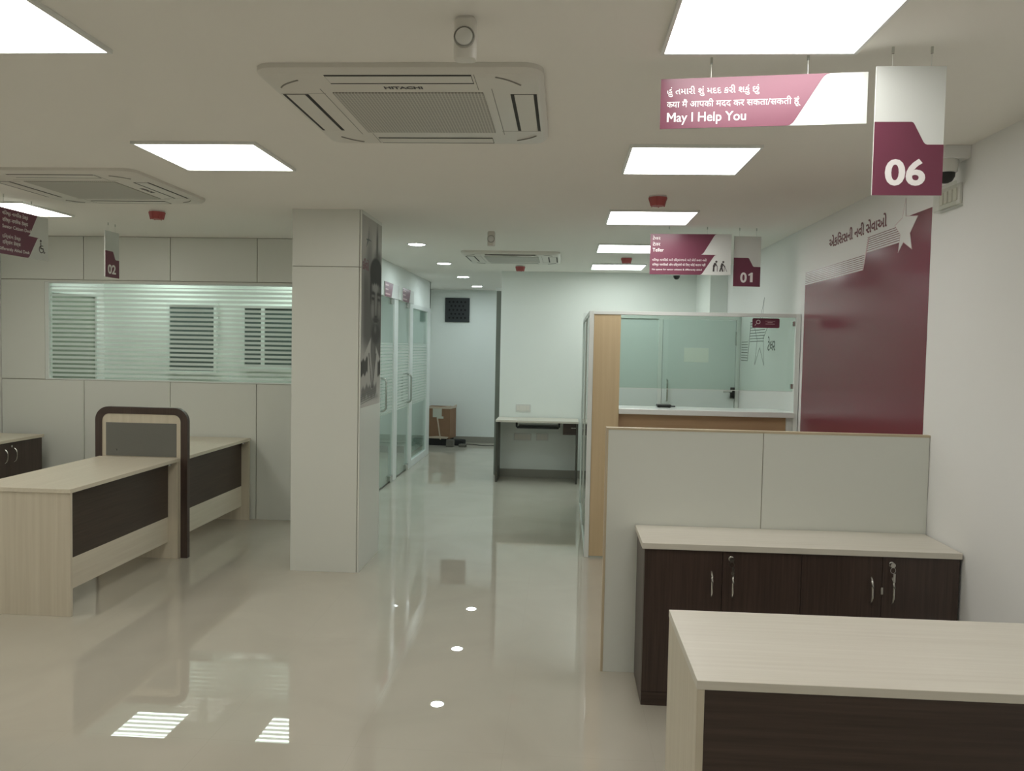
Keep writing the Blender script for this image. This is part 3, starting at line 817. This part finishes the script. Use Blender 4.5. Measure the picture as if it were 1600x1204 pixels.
# credenza along the left wall
cr = thing('credenza', 'low dark wenge credenza with cream top at the left edge', 'cabinet', (-5.195, 5.44, 0))
L = 1.76
MB().box(0, .50, -.01, L + .008, .725, .75).build('worktop', M['cream_y'], cr, bevel=.002)
MB().box(.01, .465, 0, L, 0, .725).build('body', M['dark_z'], cr, bevel=.0015)
def arc_handle(parent, p, nrm, h=.115, mat=None):
    """bow handle standing off a door, p = middle of the handle on the door face"""
    n_ = Vector(nrm); pts = []
    for i in range(13):
        t_ = -1 + 2 * i / 12
        pts.append(Vector(p) + Vector((0, 0, t_ * h / 2)) + n_ * (.024 * (1 - t_ ** 4)))
    return MB().tube(pts, .0048, 8).build('handle', mat or M['chrome'], parent, smooth=True)
for k in range(4):
    y0 = k * L / 4
    d = MB().box(.466, .484, y0 + .0015, y0 + L / 4 - .0015, .07, .720).build('door', M['dark_z'], cr, bevel=.001)
    arc_handle(d, (.484, y0 + (L / 4 - .06 if k % 2 == 0 else .06), .612), (1, 0, 0))
    if k % 2: MB().lathe([(.010, .484), (.010, .490), (.006, .491)], (0, y0 + .022, .690), 14, 'x').build('lock', M['chrome'], d, smooth=True)

# ================================================================== RIGHT BAY FURNITURE
pa = thing('low_partition', 'low ivory partition with beige edging in front of the teller cabin', 'partition', (.2145, 4.125, 0))
W_ = XR - .2145
MB().box(.012, .768, .002, .036, 0, 1.222).build('panel', M['laminate'], pa, bevel=.0008)
MB().box(.772, W_ - .002, .002, .036, 0, 1.222).build('panel', M['laminate'], pa, bevel=.0008)
MB().box(0, W_, 0, .040, 1.222, 1.233).build('top_edge', M['edge'], pa, bevel=.001)
MB().box(0, .012, 0, .040, 0, 1.222).build('side_edge', M['edge'], pa, bevel=.001)
MB().box(.768, .772, .006, .030, 0, 1.222).build('joint', M['groove'], pa)

kc = thing('storage_cabinet', 'dark wenge four-door cabinet with cream top against the low partition', 'cabinet', (.370, 3.737, 0))
MB().box(0, 1.402, 0, .386, .724, .751).build('worktop', M['cream_x'], kc, bevel=.002)
MB().box(.012, 1.398, .032, .384, .0, .724).build('body', M['dark_z'], kc, bevel=.0015)
MB().box(.012, 1.398, .014, .032, .0, .062).build('plinth', M['dark_x'], kc, bevel=.001)
xs = [.012, .362, .711, 1.065, 1.398]
def key_lock(parent, x, z, yf):
    q = MB(); q.lathe([(.012, yf), (.012, yf - .006), (.008, yf - .008)], (x, 0, z), 18, 'y'); q.build('lock', M['chrome'], parent, smooth=True)
    q = MB()
    q.lathe([(.011, -.0015), (.011, .0015)], (x, yf - .024, z), 16, 'y')
    q.box(x - .003, x + .003, yf - .024, yf - .006, z - .002, z + .002)
    q.build('key', M['chrome'], parent)
    q = MB(); q.ring([(x + .012 * math.cos(a), z - .022 + .014 * math.sin(a)) for a in [k * PI / 8 for k in range(16)]],
                     [(x + .010 * math.cos(a), z - .022 + .012 * math.sin(a)) for a in [k * PI / 8 for k in range(16)]], 'y', yf - .026, yf - .024)
    q.box(x + .002, x + .012, yf - .026, yf - .024, z - .075, z - .036); q.build('key_ring', M['chrome'], parent)
for k in range(4):
    d = MB().box(xs[k] + .001, xs[k + 1] - .001, .013, .032, .064, .721).build('door', M['dark_z'], kc, bevel=.001)
    hx = xs[k + 1] - .048 if k % 2 == 0 else xs[k] + .044
    arc_handle(d, (hx, .013, .570), (0, -1, 0))
    if k % 2: key_lock(d, xs[k] + .036, .690, .013)
    if k == 2: MB().box(xs[3] - .006, xs[3] + .004, .007, .0129, .553, .585).build('latch_plate', M['chrome'], d, bevel=.001)

rd = thing('reception_desk', 'cream desk with dark front panel in the lower right foreground', 'desk', (.370, 2.186, 0))
DW = 1.36
MB().box(0, DW, 0, .598, .725, .75).build('tabletop', M['cream_x'], rd, bevel=.002)
MB().box(.001, .021, .002, .594, 0, .725).build('side_panel', M['cream_z'], rd, bevel=.0015)
MB().box(DW - .022, DW - .002, .002, .594, 0, .725).build('side_panel', M['cream_z'], rd, bevel=.0015)
MB().box(.021, DW - .022, .006, .024, .10, .724).build('modesty_panel', M['dark_x'], rd, bevel=.001)

# ================================================================== TELLER CABIN
tc = thing('teller_cabin', 'white-framed glass teller cabin with light oak panel on the right', 'cabin', (.185, 6.40, 0))
ox, oy = .185, 6.40
def L_(x): return x - ox
CW = 1.775 - ox; CB = 8.55 - oy
MB().box(0, .034, 0, .049, 0, 1.912).build('corner_post', M['alu'], tc, bevel=.002)
MB().box(L_(1.742), CW, 0, .05, 0, 1.912).build('end_post', M['alu'], tc, bevel=.002)
MB().box(.034, L_(1.742), 0, .05, 1.885, 1.912).build('head_rail', M['alu'], tc, bevel=.002)
MB().box(.036, L_(.425), .006, .044, 0.012, 1.885).build('oak_panel', M['oak'], tc, bevel=.001)
MB().box(L_(.425), L_(1.742), -.022, .36, 1.125, 1.166).build('counter', M['solid_white'], tc, bevel=.004)
MB().box(L_(.425), L_(1.742), .05, .07, 0.0, 1.125).build('apron', M['oak_x'], tc, bevel=.001)
MB().box(L_(1.700), L_(1.742), .03, .05, 0.0, 1.125).build('apron_stile', M['alu'], tc, bevel=.001)
gp = MB().box(L_(.427), L_(1.738), .030, .038, 1.325, 1.884).build('glass_pane', M['glass'], tc)
MB().box(L_(.427), L_(1.738), .029, .039, 1.3215, 1.3255).build('polished_edge', M['solid_white'], gp)
for z in (1.82, 1.345): MB().box(L_(1.722), L_(1.748), .022, .046, z, z + .036).build('glass_clip', M['steel'], gp, bevel=.002)
# side towards the corridor
MB().box(.008, .014, .05, CB - .04, .03, 1.885).build('side_glass', M['glass'], tc)
MB().box(0, .024, .05, CB - .001, 1.885, 1.912).build('side_rail', M['alu'], tc, bevel=.002)
MB().box(0, .024, .05, CB - .001, 0, .03).build('side_rail', M['alu'], tc, bevel=.002)
MB().box(0, .024, CB - .04, CB - .001, .03, 1.885).build('side_post', M['alu'], tc, bevel=.002)
MB().box(0, .024, 1.05, 1.085, .03, 1.885).build('side_post', M['alu'], tc, bevel=.002)
# back partition with its grey door
bp = MB(); bp.box(0, CW, CB, CB + .05, 1.938, 1.985).box(0, .03, CB, CB + .05, 0, 1.938).box(L_(.955), L_(.995), CB, CB + .05, 0, 1.938).box(L_(1.735), CW, CB, CB + .05, 0, 1.938)
bp = bp.build('back_frame', M['alu'], tc, bevel=.002)
MB().box(.03, L_(.955), CB + .015, CB + .035, 0, 1.938).build('fixed_panel', M['door_grey'], bp)
dr = MB().box(L_(.998), L_(1.732), CB + .006, CB + .044, .005, 1.932).build('door', M['door_grey'], tc, bevel=.002)
MB().box(L_(1.214), L_(1.463), CB + .003, CB + .0065, 1.503, 1.648).build('vision_panel', M['door_pane'], dr, bevel=.001)
hp = [(L_(1.050), CB + .006, 1.10), (L_(1.050), CB - .035, 1.11), (L_(1.050), CB - .045, 1.14), (L_(1.050), CB - .045, 1.28), (L_(1.050), CB - .035, 1.31), (L_(1.050), CB + .006, 1.32)]
MB().tube(hp, .009, 10).build('pull_handle', M['steel'], dr, smooth=True)
q = MB(); q.box(L_(1.690), L_(1.732), CB - .022, CB + .006, 1.14, 1.255); q.box(L_(1.70), L_(1.722), CB - .034, CB - .02, 1.165, 1.235)
q.build('door_lock', M['black'], dr, bevel=.004)
MB().tube([(L_(1.70), CB - .03, 1.215), (L_(1.66), CB - .036, 1.213), (L_(1.615), CB - .034, 1.21)], .011, 8).build('lever', M['steel'], dr, smooth=True)
MB().box(L_(1.728), L_(1.738), CB - .006, CB + .006, 1.68, 1.82).build('hinge', M['steel'], dr, bevel=.002)
# plaque on the glass
pq = thing('glass_plaque', 'small maroon plaque with a magnifier symbol on the teller glass', 'sign', (1.522, 6.4295, 1.840))
MB().prism(rounded(-.1015, .1015, -.036, .036, .010, n=4), 'y', -.0035, 0).build('plate', M['maroon'], pq)
q = MB()
q.ring([(-.058 + .016 * math.cos(a), .008 + .016 * math.sin(a)) for a in [k * PI / 10 for k in range(20)]], [(-.058 + .0115 * math.cos(a), .008 + .0115 * math.sin(a)) for a in [k * PI / 10 for k in range(20)]], 'y', -.0042, -.0035)
q.prism([(-.068, -.001), (-.071, -.004), (-.084, -.017), (-.081, -.020)], 'y', -.0042, -.0035)
q.build('magnifier_symbol', M['ink_white'], pq)
for zz, a, b_ in ((.014, -.005, .068), (.004, .012, .050), (-.008, -.003, .066)):
    MB().box(a, b_, -.0041, -.0035, zz, zz + .0035).build('text_line', M['pink_line'], pq)
cd = thing('counter_device', 'small black device on the back of the teller counter', 'device', (.80, 6.66, 1.166))
MB().box(-.058, .052, -.05, .05, .004, .024).build('body', M['black'], cd, bevel=.006)
MB().box(.052, .088, -.02, .02, .004, .014).build('flap', M['black'], cd, bevel=.003)
for sx in (-.045, .04):
    MB().box(sx - .008, sx + .008, -.03, .03, 0, .004).build('foot', M['rubber'], cd)

# ================================================================== WRITING DESK AT THE WHITE WALL
wd = thing('writing_desk', 'dark-sided writing desk with cream top below the far white wall', 'desk', (-.800, 9.83, 0))
MB().box(-.004, .985, 0, .455, .725, .75).build('tabletop', M['cream_x'], wd, bevel=.002)
MB().box(0, .022, .02, .452, 0, .725).build('side_panel', M['rubber'], wd, bevel=.001)
MB().box(.960, .982, .02, .452, 0, .725).build('side_panel', M['rubber'], wd, bevel=.001)
q = MB()
q.tube([(.245, .07, .724), (.245, .06, .672), (.255, .055, .662), (.745, .055, .662), (.755, .06, .672), (.755, .07, .724)], .012, 8)
q.box(.25, .75, .05, .075, .652, .672)
q.box(.262, .738, .075, .33, .668, .674)
q.build('keyboard_tray', M['black'], wd)
dw = MB().box(.80, .958, .06, .40, .585, .724).build('drawer', M['dark_x'], wd, bevel=.002)
MB().box(.895, .955, .046, .060, .665, .672).build('pull', M['chrome'], dw, bevel=.002)
def wall_plate(name, label, x, z, w_, h_, n, group=None):
    t = thing(name, label, 'outlet', (x, YW, z), 0, group)
    MB().box(-w_ / 2, w_ / 2, -.010, 0, -h_ / 2, h_ / 2).build('plate', M['plate'], t, bevel=.003)
    for k in range(n):
        a = -w_ / 2 + .012 + k * (w_ - .024) / n
        MB().box(a, a + (w_ - .024) / n - .004, -.014, -.010, -h_ / 2 + .015, h_ / 2 - .015).build('switch', M['ac_white'], t, bevel=.002)
    return t
wall_plate('switch_plate', 'white switch plate on the far wall just above the writing desk', -.500, .865, .185, .092, 4)
wall_plate('switch_plate', 'wide outlet plate under the writing desk, left one', -.50, .505, .218, .09, 4, 'outlet plates under the writing desk')
wall_plate('switch_plate', 'smaller outlet plate under the writing desk, right one', -.254, .51, .153, .092, 3, 'outlet plates under the writing desk')

# ================================================================== CORRIDOR END
vt = thing('wall_vent', 'square charcoal vent grid high on the corridor end wall', 'vent', (-1.808, YF, 2.220))
q = MB(); q.box(-.205, .205, -.03, 0, -.202, .202); q.build('frame', M['vent'], vt, bevel=.004)
for r_ in range(5):
    n_ = 5 if r_ % 2 == 0 else 4
    for c_ in range(n_):
        x = (c_ - (n_ - 1) / 2) * .066; z = (2 - r_) * .066
        MB().lathe([(.017, -.0315), (.017, -.0295)], (x, 0, z), 12, 'y').build('hole', M['vent_hole'], vt)
bx_ = thing('cardboard_carton', 'torn brown cardboard carton at the end of the corridor', 'box', (-2.0, 13.47, 0), math.radians(-8))
MB().box(-.23, .20, -.17, .20, .115, .622).build('carton', M['cardboard'], bx_, bevel=.006)
MB().prism([(-.23, .60), (.20, .60), (.215, .655), (.05, .625), (-.10, .632), (-.235, .64)], 'y', -.178, -.170).build('flap', M['tape'], bx_)
MB().prism([(-.16, .60), (.21, .60), (.215, .65), (-.15, .63)], 'x', .200, .206).build('flap', M['tape'], bx_)
MB().box(-.09, .06, -.1735, -.170, .46, .60).build('label_slip', M['paper'], bx_)
MB().box(-.02, .09, -.1755, -.1735, .44, .475).build('label_slip', M['paper'], bx_)
MB().prism([(-.02, .44), (.0, .44), (.055, .10), (.035, .10)], 'y', -.178, -.1705).build('strap', M['tape'], bx_)
MB().prism([(-.23, .115), (.15, .115), (.18, .145), (.0, .155), (-.23, .135)], 'y', -.180, -.170).build('torn_edge', M['tape'], bx_)
MB().box(-.20, .17, -.14, .17, 0, .115).build('pallet', M['dark_scrap'], bx_)
rk = MB()
rk.prism([(-.065, -.05), (.05, -.055), (.066, .03), (-.03, .06), (-.07, .02)], 'z', 0, .115)
o = rk.build('stone_block', M['rubble'], bevel=.012, loc=(-1.80, 13.17, 0)); tag(o, 'grey stone block on the floor in front of the carton', 'stone')
rk = MB(); rk.prism([(-.10, -.06), (.07, -.05), (.11, .02), (.02, .08), (-.09, .05)], 'z', 0, .10)
o = rk.build('scrap_lump', M['dark_scrap'], bevel=.02, loc=(-1.685, 13.40, 0)); tag(o, 'dark scrap lump on the floor to the right of the carton', 'scrap')
rk = MB(); rk.prism([(-.07, -.04), (.05, -.05), (.06, .03), (-.04, .05)], 'z', 0, .05)
o = rk.build('stone_block', M['rubble'], bevel=.012, loc=(-1.60, 13.20, 0)); tag(o, 'flat grey stone chip right of the taller stone block', 'stone')
cb_ = MB(); pts = []
for i in range(40):
    t_ = i / 39; pts.append((-1.62 + .62 * t_, 13.53 - .12 * t_ + .035 * math.sin(t_ * 9), .006))
o = cb_.tube(pts, .006, 8).build('floor_cable', M['rubber'], smooth=True); tag(o, 'thin dark cable lying along the corridor end wall', 'cable')

# ------------------------------------------------------------------ faint ambient so that deep recesses are not black
wld = bpy.data.worlds.new('world'); S.world = wld; wld.use_nodes = True
wld.node_tree.nodes['Background'].inputs[0].default_value = (.5, .5, .5, 1); wld.node_tree.nodes['Background'].inputs[1].default_value = .0
